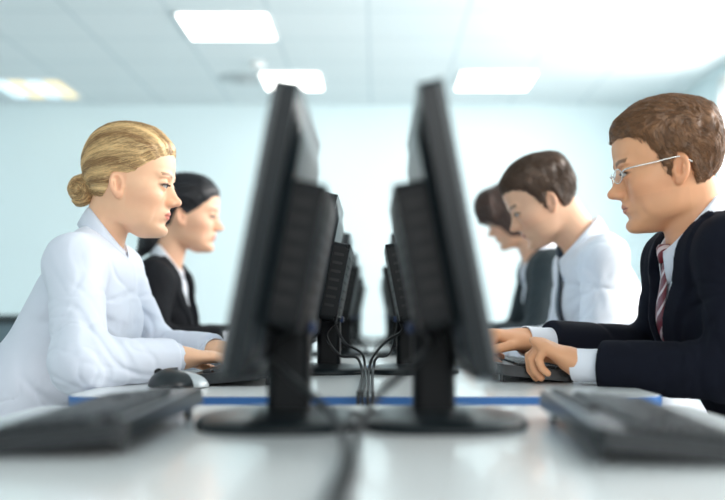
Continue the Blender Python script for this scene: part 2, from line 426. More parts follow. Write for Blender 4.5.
# ------------------------------------------------------------------ cables
def cable(pts, r, label):
    bm = bmesh.new(); tube(bm, pts, r, 10, 12); o = link('monitor_cable', bm, M['cable'], None)
    return tag(o, label, 'cable', 'black monitor cables')
z1 = DZ1; z2 = DZ
cable([(-.092, 1.25, .862), (-.134, 1.205, .832), (-.105, 1.18, .800), (-.060, 1.13, .768), (-.036, 1.05, .744), (-.030, .92, .7348), (-.034, .78, .7348), (-.038, .58, .7348)], .0046, 'black cable drooping from the back of the large left monitor towards the camera')
cable([(.050, 1.25, .862), (.066, 1.20, .836), (.032, 1.16, .806), (-.003, 1.10, .778), (-.0185, 1.03, .752), (-.0205, .92, .7348), (-.022, .78, .7348), (-.026, .58, .7348)], .0046, 'black cable drooping from the back of the large right monitor towards the camera')
cable([(-.085, 2.33, z2+.128), (-.10, 2.29, z2+.13), (-.075, 2.27, z2+.075), (-.035, 2.24, z2+.05), (-.026, 2.19, z2+.02), (-.024, 2.0, z2+.004), (-.024, 1.75, z2+.004), (-.024, 1.665, z2+.0045), (-.024, 1.648, z2-.004), (-.024, 1.640, z2-.12)], .003, 'upper thin black cable looping from the second left monitor to the desk centre')
cable([(-.088, 2.34, z2+.125), (-.115, 2.28, z2+.09), (-.085, 2.25, z2+.045), (-.045, 2.22, z2+.04), (-.032, 2.16, z2+.012), (-.031, 1.98, z2+.004), (-.031, 1.75, z2+.004), (-.031, 1.665, z2+.0045), (-.031, 1.648, z2-.004), (-.031, 1.640, z2-.12)], .003, 'lower thin black cable looping from the second left monitor to the desk centre')
cable([(.048, 2.33, z2+.128), (.058, 2.29, z2+.10), (.02, 2.25, z2+.075), (-.01, 2.22, z2+.04), (-.0175, 2.17, z2+.012), (-.017, 2.0, z2+.004), (-.016, 1.75, z2+.004), (-.016, 1.665, z2+.0045), (-.016, 1.648, z2-.004), (-.016, 1.640, z2-.12)], .003, 'thin black cable looping from the second right monitor to the desk centre')
cable([(.050, 2.34, z2+.12), (.030, 2.26, z2+.05), (.0, 2.23, z2+.04), (-.008, 2.16, z2+.018), (-.0095, 2.0, z2+.004), (-.008, 1.75, z2+.004), (-.008, 1.665, z2+.0045), (-.008, 1.648, z2-.004), (-.008, 1.640, z2-.12)], .003, 'shorter thin black cable hanging low behind the second right monitor')
cable([(-.085, 3.36, z2+.128), (-.075, 3.3, z2+.07), (-.04, 3.26, z2+.03), (-.026, 3.18, z2+.004), (-.02, 2.78, z2+.004)], .003, 'thin cable from the third monitor in the left row')
cable([(.045, 3.36, z2+.128), (.035, 3.3, z2+.07), (.0, 3.26, z2+.03), (-.012, 3.18, z2+.004), (-.012, 2.78, z2+.004)], .003, 'thin cable from the third monitor in the right row')
# ------------------------------------------------------------------ people: implicit surfaces meshed with surface nets
_rng = np.random.RandomState(3); _T = _rng.rand(32, 32, 32).astype(np.float32)
def noise(P):
    I = np.floor(P).astype(np.int64); f = P-I; f = f*f*(3-2*f); I &= 31; J = (I+1) & 31
    x0, y0, z0 = I.T; x1, y1, z1 = J.T; fx, fy, fz = f.T
    a = _T[x0, y0, z0]*(1-fx)+_T[x1, y0, z0]*fx; b = _T[x0, y1, z0]*(1-fx)+_T[x1, y1, z0]*fx
    c = _T[x0, y0, z1]*(1-fx)+_T[x1, y0, z1]*fx; d = _T[x0, y1, z1]*(1-fx)+_T[x1, y1, z1]*fx
    return ((a*(1-fy)+b*fy)*(1-fz)+(c*(1-fy)+d*fy)*fz)*2-1
def ridge(P): return 1-2*np.abs(noise(P))
def A(*v): return np.array(v, float)
def sm(a, b, k):
    h = np.clip(.5+.5*(b-a)/k, 0, 1); return b*(1-h)+a*h-k*h*(1-h)
def sx(a, b, k): return -sm(-a, -b, k)
def sstep(a, b, x):
    t = np.clip((x-a)/(b-a), 0, 1); return t*t*(3-2*t)
def ell(P, c, r):
    p = P-c; r = np.array(r, float)
    k0 = np.sqrt(((p/r)**2).sum(1)); k1 = np.sqrt(((p/r**2)**2).sum(1))+1e-9
    return k0*(k0-1)/k1
def cap(P, a, b, ra, rb=None, s=None):
    rb = ra if rb is None else rb; a = np.array(a, float); b = np.array(b, float)
    if s is not None: s = np.array(s); P = P*s; a = a*s; b = b*s
    d = b-a; h = np.clip(((P-a)@d)/(d@d), 0, 1)
    return np.sqrt((((P-a)-h[:, None]*d)**2).sum(1))-(ra+(rb-ra)*h)
def roty(a):   # positive pitches the face (+x) downward
    c, s = math.cos(a), math.sin(a); return np.array([[c, 0, s], [0, 1, 0], [-s, 0, c]])
def rotz(a):
    c, s = math.cos(a), math.sin(a); return np.array([[c, -s, 0], [s, c, 0], [0, 0, 1]])

def surface_nets(fn, lo, hi, h, B=6):
    lo = np.array(lo, float); hi = np.array(hi, float)
    nb = np.ceil((hi-lo)/(h*B)).astype(int)
    ax = [lo[i]+(np.arange(nb[i])+.5)*h*B for i in range(3)]
    G = np.stack(np.meshgrid(*ax, indexing='ij'), -1).reshape(-1, 3)
    C = fn(G).astype(np.float32)
    act = np.abs(C) < h*B*1.45
    F = np.where(C < 0, -1, 1).astype(np.float32).reshape(nb)
    F = F.repeat(B, 0).repeat(B, 1).repeat(B, 2)
    idx = np.argwhere(act.reshape(nb))
    off = np.stack(np.meshgrid(*[np.arange(B)]*3, indexing='ij'), -1).reshape(-1, 3)
    for s in range(0, len(idx), 1500):
        q = (idx[s:s+1500, None, :]*B+off[None]).reshape(-1, 3)
        F[q[:, 0], q[:, 1], q[:, 2]] = fn(lo+(q+.5)*h)
    S = F < 0
    a = S[:-1, :-1, :-1].astype(np.int8); 
    cnt = a+S[1:, :-1, :-1]+S[:-1, 1:, :-1]+S[1:, 1:, :-1]+S[:-1, :-1, 1:]+S[1:, :-1, 1:]+S[:-1, 1:, 1:]+S[1:, 1:, 1:]
    cells = np.argwhere((cnt > 0) & (cnt < 8)); n = len(cells)
    ID = np.full(cnt.shape, -1, np.int32); ID[cells[:, 0], cells[:, 1], cells[:, 2]] = np.arange(n)
    cor = [(i, j, k) for i in (0, 1) for j in (0, 1) for k in (0, 1)]
    V = {c: F[cells[:, 0]+c[0], cells[:, 1]+c[1], cells[:, 2]+c[2]] for c in cor}
    acc = np.zeros((n, 3)); num = np.zeros(n)
    for c in cor:
        for axx in range(3):
            if c[axx]: continue
            d = list(c); d[axx] = 1; d = tuple(d)
            va, vb = V[c], V[d]; m = (va < 0) != (vb < 0)
            t = np.where(m, va/(va-vb+1e-12), 0)
            p = np.zeros((n, 3)); p[:] = c; p[:, axx] = t
            acc[m] += p[m]; num[m] += 1
    verts = lo+(cells+.5+acc/num[:, None])*h
    quads = []
    for axx in range(3):
        sl0 = [slice(None)]*3; sl1 = [slice(None)]*3; sl0[axx] = slice(0, -1); sl1[axx] = slice(1, None)
        A0, A1 = S[tuple(sl0)], S[tuple(sl1)]
        e = np.argwhere(A0 != A1); b, c = (axx+1) % 3, (axx+2) % 3
        e = e[(e[:, b] > 0) & (e[:, c] > 0) & (e[:, b] < S.shape[b]-1) & (e[:, c] < S.shape[c]-1)]
        def g(db, dc):
            q = e.copy(); q[:, b] -= db; q[:, c] -= dc; return ID[q[:, 0], q[:, 1], q[:, 2]]
        q = np.stack([g(1, 1), g(0, 1), g(0, 0), g(1, 0)], 1)
        ins = A0[e[:, 0], e[:, 1], e[:, 2]]
        q[~ins] = q[~ins][:, ::-1]; quads.append(q)
    Q = np.concatenate(quads); Q = Q[(Q >= 0).all(1)]
    return verts, Q
def self_smooth(V, Q, it):
    n = len(V); E = np.concatenate([Q[:, [0, 1]], Q[:, [1, 2]], Q[:, [2, 3]], Q[:, [3, 0]]]); deg = np.bincount(E.ravel(), minlength=n).astype(float)+1e-9
    for _ in range(it):
        s = np.stack([np.bincount(E[:, 0], V[E[:, 1], i], n)+np.bincount(E[:, 1], V[E[:, 0], i], n) for i in range(3)], 1)
        V = V*.55+.45*s/deg[:, None]
    return V, Q
def mesh_obj(name, V, Q, m, parent, col=None, smooth=2):
    me = bpy.data.meshes.new(name); n = len(V); k = len(Q)
    # light smoothing keeps the lattice from showing
    E = np.concatenate([Q[:, [0, 1]], Q[:, [1, 2]], Q[:, [2, 3]], Q[:, [3, 0]]])
    deg = np.bincount(E.ravel(), minlength=n).astype(float)+1e-9
    for _ in range(smooth):
        s = np.stack([np.bincount(E[:, 0], V[E[:, 1], i], n)+np.bincount(E[:, 1], V[E[:, 0], i], n) for i in range(3)], 1)
        V = V*.55+.45*s/deg[:, None]
    me.vertices.add(n); me.vertices.foreach_set('co', V.astype(np.float32).ravel())
    me.loops.add(4*k); me.loops.foreach_set('vertex_index', Q.astype(np.int32).ravel())
    me.polygons.add(k); me.polygons.foreach_set('loop_start', np.arange(k, dtype=np.int32)*4)
    me.polygons.foreach_set('use_smooth', np.ones(k, bool))
    me.update(calc_edges=True); me.validate()
    me.materials.append(m)
    if col is not None:
        a = me.color_attributes.new('Col', 'FLOAT_COLOR', 'POINT')
        a.data.foreach_set('color', np.concatenate([col, np.ones((n, 1))], 1).astype(np.float32).ravel())
    o = bpy.data.objects.new(name, me); COL.objects.link(o); o.parent = parent
    return o

# canonical head, chin at z=0, ear canal at (0, +-.07, .098), face towards +x
_Z = A(0, .006, .012, .022, .032, .045, .06, .075, .09, .105, .12, .135, .15, .165, .18, .192, .203, .212, .219, .2235, .225)
_F = A(.060, .082, .0900, .0940, .0885, .0920, .0915, .0890, .0885, .0885, .0925, .0980, .1000, .0990, .0955, .0890, .0780, .0635, .0465, .026, .006)
_B = A(.035, .026, .018, .008, -.004, -.020, -.038, -.052, -.064, -.074, -.081, -.085, -.085, -.081, -.075, -.067, -.056, -.044, -.031, -.018, -.003)
_W = A(.012, .022, .029, .038, .046, .054, .0600, .0640, .0670, .0700, .0718, .0738, .0752, .0752, .0730, .0690, .0620, .0520, .0390, .022, .005)
_zz = np.linspace(-.03, .26, 600)
def _tab(v, e):
    t = np.interp(_zz, _Z, v); t[_zz < 0] = v[0]; t[_zz > .225] = v[-1]
    g = np.exp(-.5*(np.arange(-14, 15)/5.)**2); g /= g.sum()
    return np.convolve(np.pad(t, 14, mode='edge'), g, 'valid')
_tF, _tB, _tW = _tab(_F, 0), _tab(_B, 0), _tab(_W, 0)
def skull(P, male, off=0):
    if np.ndim(off) or off:
        c0 = A(.005, 0, .105); q = P-c0; k = 1-off/.100
        return skull(c0+q*np.reshape(k, (-1, 1)), male)
    x, y, z = P.T
    F = np.interp(z, _zz, _tF)+off; B = np.interp(z, _zz, _tB)-off; W = np.interp(z, _zz, _tW)*(1.04 if male else 1)+off
    c = (F+B)/2; a = (F-B)/2
    u = np.abs((x-c)/a); v = np.abs(y/W); e = 2.25
    r = (u**e+v**e)**(1/e)
    d = (r-1)*np.minimum(a, W)
    zt = z-(.225+off)
    d = sx(d, zt, .012); d = sx(d, -z-off, .012)
    return d
def head_sdf(P, male, mouth=0):
    d = skull(P, male); x, y, z = P.T; Q = np.stack([x, np.abs(y), z], 1)
    # brow ridge, sockets, cheekbones, jaw
    d = sm(d, ell(Q, (.086, .026, .1285), (.014, .024, .007)), .014)
    d = sx(d, -ell(Q, (.107, .034, .113), (.021, .018, .0105)), .018)
    d = sm(d, ell(Q, (.060, .043, .088), (.024, .020, .018)), .030)
    d = sm(d, ell(Q, (.0815, 0, .0180), (.015, .018 if male else .014, .013)), .016)
    d = sm(d, ell(Q, (.022, .046 if male else .040, .040), (.034, .010, .016)), .030)
    # nose
    d = sm(d, cap(Q, (.0900, 0, .1200), (.1085, 0, .0850), .0060, .0078), .012)
    d = sm(d, cap(Q, (.0840, 0, .116), (.0950, 0, .0800), .0085, .0120), .010)
    d = sm(d, ell(Q, (.1135, 0, .0810), (.0088, .0080, .0072)), .010)
    d = sm(d, ell(Q, (.1015, .0105, .0775), (.0095, .0062, .0066)), .007)
    d = sx(d, -ell(Q, (.1045, .0065, .0705), (.0055, .0030, .0040)), .003)
    # muzzle and lips
    d = sm(d, ell(Q, (.0830, 0, .0530), (.0150, .024, .017)), .012)
    d = sm(d, ell(Q, (.0925, .004, .0560), (.0072, .0175, .0046)), .005)
    d = sm(d, ell(Q, (.0915, 0, .0465), (.0072, .0160, .0050)), .005)
    d = sx(d, -ell(Q, (.0985, 0, .0513), (.0090, .0190, .0009)), .002)
    d = sx(d, -ell(Q, (.1005, 0, .0355), (.0085, .018, .0050)), .010)
    # eyes: lids around the ball with a slit
    e = A(.0845, .0315, .1115)
    lid = ell(Q, e, (.0138, .0160, .0125))
    d = sm(d, lid, .006)
    sl = ell(Q, e+A(.016, .003, -.0020), (.016, .0140, .0031))
    d = sx(d, -sl, .002)
    # ears
    R = rotz(math.radians(-18)) @ roty(math.radians(-12))
    q = (Q-A(.000, .0735 if male else .0700, .097)) @ R/.87
    ear = ell(q, (0, .003, .004), (.0165, .0080, .0280))
    ear = sm(ear, ell(q, (.003, .001, -.020), (.010, .006, .012)), .008)
    ear = sx(ear, -ell(q, (.0025, .0105, .005), (.0110, .0105, .0190)), .0025)
    ear = sm(ear, ell(q, (-.0035, .0045, .003), (.0028, .0045, .0125)), .003)
    ear = sm(ear, ell(q, (.013, .003, -.003), (.0045, .0050, .0060)), .004)
    d = sm(d, ear*.87, .005)
    return d

HL = {  # hairline height over x, seen from the side
 'woman': ([-.12, -.10, -.07, -.045, -.024, -.010, .004, .02, .035, .045, .06, .08, .10, .12], [.050, .050, .052, .060, .080, .112, .124, .125, .130, .140, .152, .166, .181, .19]),
 'dark': ([-.12, -.10, -.07, -.045, -.028, -.016, 0, .02, .045, .07, .09, .12], [.03, .03, .035, .05, .08, .112, .116, .108, .126, .150, .172, .190]),
 'man': ([-.12, -.10, -.07, -.045, -.024, -.014, .002, .012, .018, .030, .036, .050, .066, .080, .12], [.036, .036, .038, .046, .066, .122, .128, .112, .090, .096, .132, .154, .160, .172, .178]),
 'bob': ([-.12, -.10, -.07, -.045, -.02, .0, .02, .04, .06, .075, .12], [.00, .00, .005, .01, .015, .02, .03, .04, .062, .095, .140]),
}
def limb(P, a, b, c, ra, rb, rc, k=.02): return sm(cap(P, a, b, ra, rb), cap(P, b, c, rb, rc), k)

class Person:
    def __init__(s, name, loc, face, S, E, pitch, male, skin, hair, style, elbows, wrists, hs=1.0, yaw=0, lean=None, handdir=None, curl=(.5, .7), lift=0.0, hand_len=1.0, sh=.165, girth=1.0, h=.0028):
        """loc: world x,y of the pelvis; face=+1 faces +X, -1 faces -X. All points in the local frame (x forward, z up)."""
        s.ct = math.radians(36); s.root = empty('person', (loc[0], loc[1], 0), 0 if face > 0 else PI)
        s.male, s.style, s.hs, s.h = male, style, hs, h
        s.S = A(S[0], 0, S[1]); s.E = A(E[0], 0, E[1]); s.R = rotz(yaw) @ roty(math.radians(pitch))
        s.pel = A(0, 0, .56); s.g = girth
        s.chest = s.S+A(-.030, 0, -.115); s.waist = (s.pel+s.chest)/2+A(-.030, 0, -.01)
        s.nb = s.S+A(.026, 0, .046); s.sh = sh
        s.sho = {q: s.S+A(0 if male else .008, q*sh, -.005 if male else -.022) for q in (-1, 1)}
        s.elb = {q: np.array(elbows[q], float) for q in (-1, 1)}; s.wri = {q: np.array(wrists[q], float) for q in (-1, 1)}
        s.hip = {q: s.pel+A(.02, q*.09, -.02) for q in (-1, 1)}
        s.kne = {q: A(.44, q*.11, .53) for q in (-1, 1)}; s.ank = {q: A(.42, q*.12, .09) for q in (-1, 1)}
        s.skin, s.hair = A(*skin), A(*hair); s.curl = curl; s.lift = lift; s.hl = hand_len; s.handdir = handdir or {}
        s.hc = s.R @ A(-.01, 0, .02)*s.hs+s.E
    def hd(s, P): return ((P-s.E) @ s.R)/s.hs+A(0, 0, .098)      # world-local to head frame
    def hw(s, p): return s.R @ ((np.array(p, float)-A(0, 0, .098))*s.hs)+s.E
    def torso(s, P, off=0):
        g = s.g; sc = (1, .70, 1)
        d = sm(cap(P, s.pel, s.waist, .108*g+off*.85, .092*g+off*.85, sc), cap(P, s.waist, s.chest, .090*g+off*.85, .104*g+off*.85, sc), .05)
        d = sm(d, cap(P, s.sho[-1]*.6+s.sho[1]*.4+A(-.01, 0, -.01), s.sho[1]*.6+s.sho[-1]*.4+A(-.01, 0, -.01), .060+off), .06)
        d = sm(d, cap(P, s.sho[-1], s.sho[1], (.050 if s.male else .044)+off), .05)
        for q in (-1, 1):
            d = sm(d, cap(P, s.nb+A(-.02, q*.03, -.008), s.sho[q]+A(-.008, 0, .008), .024+off, .034+off), .035)
            d = sm(d, ell(P, s.pel+A(-.03, q*.085, -.03), A(.115, .10, .10)+off), .04)
            if not s.male: d = sm(d, ell(P, s.chest+A(.066, q*.062, -.035), A(.043, .052, .055)+off), .06)
        return d
    def arm(s, P, q, off=0):
        r = (.042, .035, .0255) if s.male else (.034, .031, .024)
        return limb(P, s.sho[q], s.elb[q], s.wri[q], r[0]+off, r[1]+off, r[2]+off, .02)
    def legs(s, P, off=0):
        d = None
        for q in (-1, 1):
            e = limb(P, s.hip[q], s.kne[q], s.ank[q], .082+off, .056+off, .036+off, .02)
            d = e if d is None else np.minimum(d, e)
        return d
    def hand_frame(s, q):
        f = np.array(s.handdir.get(q, (1, 0, 0)), float); f /= np.linalg.norm(f)
        side = np.cross(A(0, 0, 1), f)*(-q)         # towards the thumb (inwards)
        side /= np.linalg.norm(side); up = np.cross(f, side); up = up if up[2] > 0 else -up
        return f, side, up
    def hand(s, P, q):
        f, t, u = s.hand_frame(q); w = s.wri[q]; L = s.hl*(1.0 if s.male else .92)
        X = np.stack([(P-w)@f, (P-w)@t, (P-w)@u], 1)/L
        d = ell(X, (.050, .0, .0), (.056, .040, .0155))
        d = sm(d, cap(X, (-.01, 0, 0), (.02, 0, 0), .024, .022, (1, .85, 1)), .02)
        d = sm(d, ell(X, (.032, .026, -.006), (.032, .016, .014)), .012)
        c1, c2 = s.curl
        for k, (yy, ln, x0) in enumerate(((.029, .070, .088), (.010, .078, .093), (-.010, .073, .090), (-.028, .058, .082))):
            a0 = c1*(1+.12*k); a1 = a0+c2; a2 = a1+c2*.6
            p = A(x0-.012, yy*.93, .002); sp = yy*.9
            pts = [p]
            for l, a in ((.46, a0), (.30, a1), (.24, a2)):
                pts.append(pts[-1]+ln*l*A(math.cos(a), sp*1.5, -math.sin(a)))
            r = .0088 if k < 3 else .0078
            e = np.minimum(np.minimum(cap(X, pts[0], pts[1], r+.0008, r), cap(X, pts[1], pts[2], r, r*.93)), cap(X, pts[2], pts[3], r*.93, r*.8))
            d = sm(d, e, .0055)
        th = [(.022, .028, -.006), (.052, .048, -.016), (.078, .052, -.026), (.098, .048, -.034)]
        e = np.minimum(np.minimum(cap(X, th[0], th[1], .0135, .0105), cap(X, th[1], th[2], .0105, .0095)), cap(X, th[2], th[3], .0095, .0080))
        d = sm(d, e, .008)
        return d*L
    def body_sdf(s, P):
        d = s.torso(P, -.014)
        for q in (-1, 1): d = sm(d, s.arm(P, q), .02)
        d = sm(d, s.legs(P, -.006), .02)
        for q in (-1, 1): d = np.minimum(d, cap(P, s.ank[q]+A(0, 0, -.03), s.ank[q]+A(.12, 0, -.055), .036, .026))
        nr = .058 if s.male else .047
        nt = s.hw((-.022, 0, .060))
        d = sm(d, cap(P, s.nb+A(-.012, 0, -.01), nt, nr+.004, nr), .022)
        c = s.hw((0, 0, .11)); dc = np.sqrt(((P-c)**2).sum(1)); m = dc < .20
        if m.any(): d[m] = sm(d[m], head_sdf(s.hd(P[m]), s.male)*s.hs, .014)
        for q in (-1, 1):
            c = s.wri[q]+.07*s.hand_frame(q)[0]; dc = np.sqrt(((P-c)**2).sum(1)); m = dc < .17
            if m.any(): d[m] = sm(d[m], s.hand(P[m], q), .012)
        return d
    def bounds(s, pad=.09):
        pts = [s.pel+A(-.12, -.2, 0), s.pel+A(0, .2, 0), s.hw((0, 0, .25)), s.hw((-.13, 0, .1)), s.hw((.12, 0, .1)), A(.6, 0, .02)]+list(s.elb.values())+[v+.12*s.hand_frame(q)[0] for q, v in s.wri.items()]
        pts = np.array(pts); lo = pts.min(0)-pad; hi = pts.max(0)+pad; lo[2] = 0; return lo, hi
    def build_body(s):
        V, Q = surface_nets(s.body_sdf, *s.bounds(), s.h)
        c = np.tile(s.skin, (len(V), 1)); H = s.hd(V); ay = np.abs(H[:, 1]); x, z = H[:, 0], H[:, 2]
        near = (np.sqrt(((H-A(0, 0, .1))**2).sum(1)) < .17)
        def blend(mask, colr): 
            c[:] = c*(1-mask[:, None])+np.array(colr)*mask[:, None]
        # lips
        lw = .0205; top = .0615-.0006*0; e = ((z-.0513)/.0088)**2+(ay/lw)**2
        blend(near*(x > .075)*(1-sstep(.75, 1.1, e)), s.skin*A(.82, .42, .48) if not s.male else s.skin*A(.80, .55, .55))
        blend(near*(x > .082)*(1-sstep(.3, 1.6, ((z-.0513)/.0013)**2+(ay/.021)**4)), s.skin*A(.35, .16, .16))
        # brows
        bz = .1305+.0035*np.sin(np.clip((ay-.012)/.04, 0, 1)*PI*.8); 
        bm_ = near*(x > .05)*(ay > .011)*(ay < .050)*(1-sstep(.5, 1.3, ((z-bz)/(.0038 if s.male else .0034))**2))*(.8 if s.male else .8)
        blend(bm_, s.brow)
        # lash line around the eye slit
        ez = .1110; el = ((z-ez)/.0066)**2+((ay-.0335)/.0165)**2
        blend(near*(x > .06)*(1-sstep(.6, 1.15, el))*.9*(z > ez-.002), s.lash)
        blend(near*(x > .06)*(1-sstep(.6, 1.15, el))*.5*(z <= ez-.002), s.lash)
        # flush on cheeks, ears and knuckles
        blend(near*.22*(1-sstep(.2, 1.5, ((z-.08)/.028)**2+((ay-.045)/.03)**2))*(x > .02), s.skin*A(1, .72, .68))
        blend(near*.25*(ay > .068)*(x < .02), s.skin*A(1, .70, .62))
        blend(near*.3*(1-sstep(.2, 1.3, ((z-.078)/.012)**2+(ay/.014)**2))*(x > .1), s.skin*A(1, .7, .65))
        if s.male: blend(near*.10*(z < .066)*(x > -.01)*(z > -.01), s.skin*A(.6, .62, .66))
        o = mesh_obj('body', V, Q, M['skin'], s.root, np.clip(c, 0, 1))
        # eyes
        for q in (-1, 1):
            bm = bmesh.new(); bmesh.ops.create_uvsphere(bm, u_segments=32, v_segments=24, radius=.0118*s.hs)
            me = bpy.data.meshes.new('eye'); 
            co = np.array([v.co[:] for v in bm.verts]); bm.to_mesh(me); bm.free()
            me.polygons.foreach_set('use_smooth', [True]*len(me.polygons)); me.materials.append(M['eye'])
            gz = A(.97, 0, -.22); gz /= np.linalg.norm(gz)
            ang = np.degrees(np.arccos(np.clip(co@gz/(.0118*s.hs), -1, 1)))
            cc = np.tile(A(.62, .58, .55), (len(co), 1)); cc[ang < 31] = A(*s.iris); cc[ang < 14] = A(.004, .004, .004)
            a = me.color_attributes.new('Col', 'FLOAT_COLOR', 'POINT'); a.data.foreach_set('color', np.concatenate([cc, np.ones((len(cc), 1))], 1).astype(np.float32).ravel())
            e = bpy.data.objects.new('eye', me); COL.objects.link(e); e.parent = s.root
            p = s.hw((.0845, q*.0315, .1115)); e.location = p; e.rotation_euler = Matrix(s.R.tolist()).to_euler()
            bm = bmesh.new(); up, out = [], []
            for k in range(15):
                t = -1+2*k/14; yy = .0345+.0138*t; zz = .1095+.0036*math.sqrt(max(0, 1-t*t*.92)); xx = .0845+.0137*math.sqrt(max(.05, 1-((yy-.0315)/.0165)**2))
                ln = (.0055 if not s.male else .0030)*(.5+.5*(1+t)/2)
                up.append(bm.verts.new(s.hw((xx-.0012, q*yy, zz+.0009)))); out.append(bm.verts.new(s.hw((xx+ln, q*(yy+.0015*t), zz+.0002-ln*.12))))
            for k in range(14): bm.faces.new((up[k], up[k+1], out[k+1], out[k]))
            bmesh.ops.solidify(bm, geom=bm.faces[:], thickness=.0007); link('eyelashes', bm, M['lash'], s.root)
        return o
    # ------------------------------------------------------------ hair
    def hair_sdf(s, P):
        H = s.hd(P); d0 = np.full(len(P), .1); r = np.sqrt(((H-A(-.01, 0, .11))**2).sum(1)); m = r < .24
        d0[~m] = r[~m]-.2
        H = H[m]; x, y, z = H.T; st = s.style; xs, zs = HL[st]
        hl = np.interp(x, xs, zs); keep = hl-z
        if st in ('woman', 'dark'):
            # strands are combed back to a knot behind the head
            fl = np.arctan2(z-(.085 if st == 'woman' else .045), np.abs(y)+.012)*24+1.3*noise(H*13)
            g = (.0009*np.sin(fl*1.3)+.0006*np.sin(fl*3.1+2)+.0004*np.sin(fl*7.3))*sstep(-.09, -.06, x)
            off = (.0080+.003*sstep(.12, .2, z)-.004*sstep(.05, .09, x))*(.25+.75*sstep(.0, .030, -keep))
            d = skull(H, False, off)-g
            d = sx(d, keep+.0015*noise(H*40), .004)
            if st == 'woman':
                q = H-A(-.090, 0, .086); a = np.arctan2(q[:, 2], q[:, 0]); rad = np.sqrt(q[:, 0]**2+q[:, 2]**2)
                bun = ell(H, (-.090, 0, .086), (.028, .032, .031))-.0028*np.sin(a*2+rad*330+np.abs(y)*90)-.0010*np.sin(a*9+rad*500)
                d = sm(d, bun, .010)
            else:
                tail = cap(H, (-.060, 0, .060), (-.095, -.01, .022), .030, .030); tail = sm(tail, cap(H, (-.095, -.01, .022), (-.120, -.02, -.020), .030, .014), .02)
                d = sm(d, tail-.0015*np.sin((y*300)+10*noise(H*20)), .02)
        elif st == 'man':
            tuft = noise(H*A(45, 60, 38))*.0030+ridge(H*A(75, 110, 55)+noise(H*30)[:, None]*1.2)*.0018
            off = .0070+.0055*sstep(.14, .20, z)-.003*sstep(.03, .08, x)+.004*sstep(-.03, -.08, x)*sstep(.05, .1, z)
            off = off*(.22+.78*sstep(.0, .022+.02*sstep(.02, .08, x), -keep))
            off = off*np.where((x > 0) & (x < .05) & (z < .135), .55, 1)
            d = sx(skull(H, True, off)-tuft, keep+.004*noise(H*70), .004)
        else:
            tuft = noise(H*A(35, 40, 22))*.006+ridge(H*A(90, 90, 25))*.003
            off = .015+.008*sstep(.02, .08, x)*sstep(.09, .14, z)+.004*sstep(.1, .05, z)
            d = sx(skull(H, True, off)-tuft, keep+.010*noise(H*50), .006)
        d0[m] = d*s.hs; return d0
    def build_hair(s, name='hair'):
        c = s.hw((-.01, 0, .10)); lo, hi = c-.21, c+.19
        V, Q = surface_nets(s.hair_sdf, lo, hi, .0021)
        V, Q = self_smooth(V, Q, 1)
        # individual strands laid along the combing direction, on top of the hair mass
        N = {'woman': 6500, 'dark': 2600, 'man': 10000, 'bob': 2600}[s.style]; rs = np.random.RandomState(len(V) % 1000)
        P = V[rs.randint(0, len(V), N)].copy(); P += rs.randn(N, 3)*.0012
        def val(X): return s.hair_sdf(X)
        def grad(X):
            e = .0015; g = np.stack([val(X+A(*(e if i == k else 0 for k in range(3))))-val(X-A(*(e if i == k else 0 for k in range(3)))) for i in range(3)], 1)
            return g/(np.linalg.norm(g, axis=1)[:, None]+1e-9)
        steps = 9 if s.style in ('woman', 'dark') else 6; L = {'woman': .0062, 'dark': .0062, 'man': .0036, 'bob': .0065}[s.style]
        jit = rs.randn(N, 3); path = []; keepm = None
        for k in range(steps):
            g = grad(P); lift = {'woman': .0003, 'dark': .0003, 'man': .0002+.0034*(k/steps)**1.5, 'bob': .0004+.0015*k/steps}[s.style]
            lift = lift if np.ndim(lift) else lift*np.ones(N)
            P = P-g*(np.clip(val(P), -.004, .004)-lift)[:, None]
            path.append((P.copy(), g)); H = s.hd(P)
            if s.style in ('woman', 'dark'):
                c = A(-.090, 0, .086 if s.style == 'woman' else .045); f = np.zeros((N, 3)); f[:, 0] = -1; az = np.arctan2(H[:, 2]-c[2], np.abs(H[:, 1])+.012)
                ad = c-H; r = np.linalg.norm(ad, axis=1)[:, None]; f = f*.9+ad/r*.9; sc = .07
                nb_ = (r[:, 0] < .042) | (H[:, 0] < -.085)
                f[nb_] = np.stack([-(H[nb_, 2]-c[2]), np.zeros(nb_.sum()), H[nb_, 0]-c[0]], 1)/.03
            elif s.style == 'man':
                top = sstep(.150, .195, H[:, 2])[:, None]
                f = top*A(.75, 0, .15)+(1-top)*(A(-.55, 0, -.75)); f = f+top*np.stack([0*H[:, 0], -np.sign(H[:, 1])*.3, 0*H[:, 0]], 1); f = f+.5*np.stack([noise(H*28), noise(H*28+5), noise(H*28+11)], 1); sc = .20
            else: f = np.tile(A(.25, 0, -1), (N, 1)); sc = .30
            f = f+jit*sc; f = f @ s.R.T
            f = f-g*(f*g).sum(1)[:, None]; f /= np.linalg.norm(f, axis=1)[:, None]+1e-9
            P = P+f*L
        W = {'woman': .00042, 'dark': .0006, 'man': .00040, 'bob': .0008}[s.style]*s.hs
        SV, SQ = [], []; base = len(V); tone = np.clip(rs.rand(N)*1.0, 0, 1)
        for k, (Pk, g) in enumerate(path):
            nx = path[min(k+1, steps-1)][0]-path[max(k-1, 0)][0]; nx /= np.linalg.norm(nx, axis=1)[:, None]+1e-9
            b = np.cross(nx, g); b /= np.linalg.norm(b, axis=1)[:, None]+1e-9
            wk = W*(1-.75*(k/(steps-1))**2)*(.5 if k == 0 else 1)
            for o in (b*wk, g*wk*.9, -b*wk): SV.append(Pk+o)
        SV = np.stack(SV, 1).reshape(-1, 3); ids = base+np.arange(N)[:, None]*steps*3
        for k in range(steps-1):
            for a, c in ((0, 1), (1, 2), (2, 0)):
                SQ.append(np.concatenate([ids+k*3+a, ids+k*3+c, ids+(k+1)*3+c, ids+(k+1)*3+a], 1))
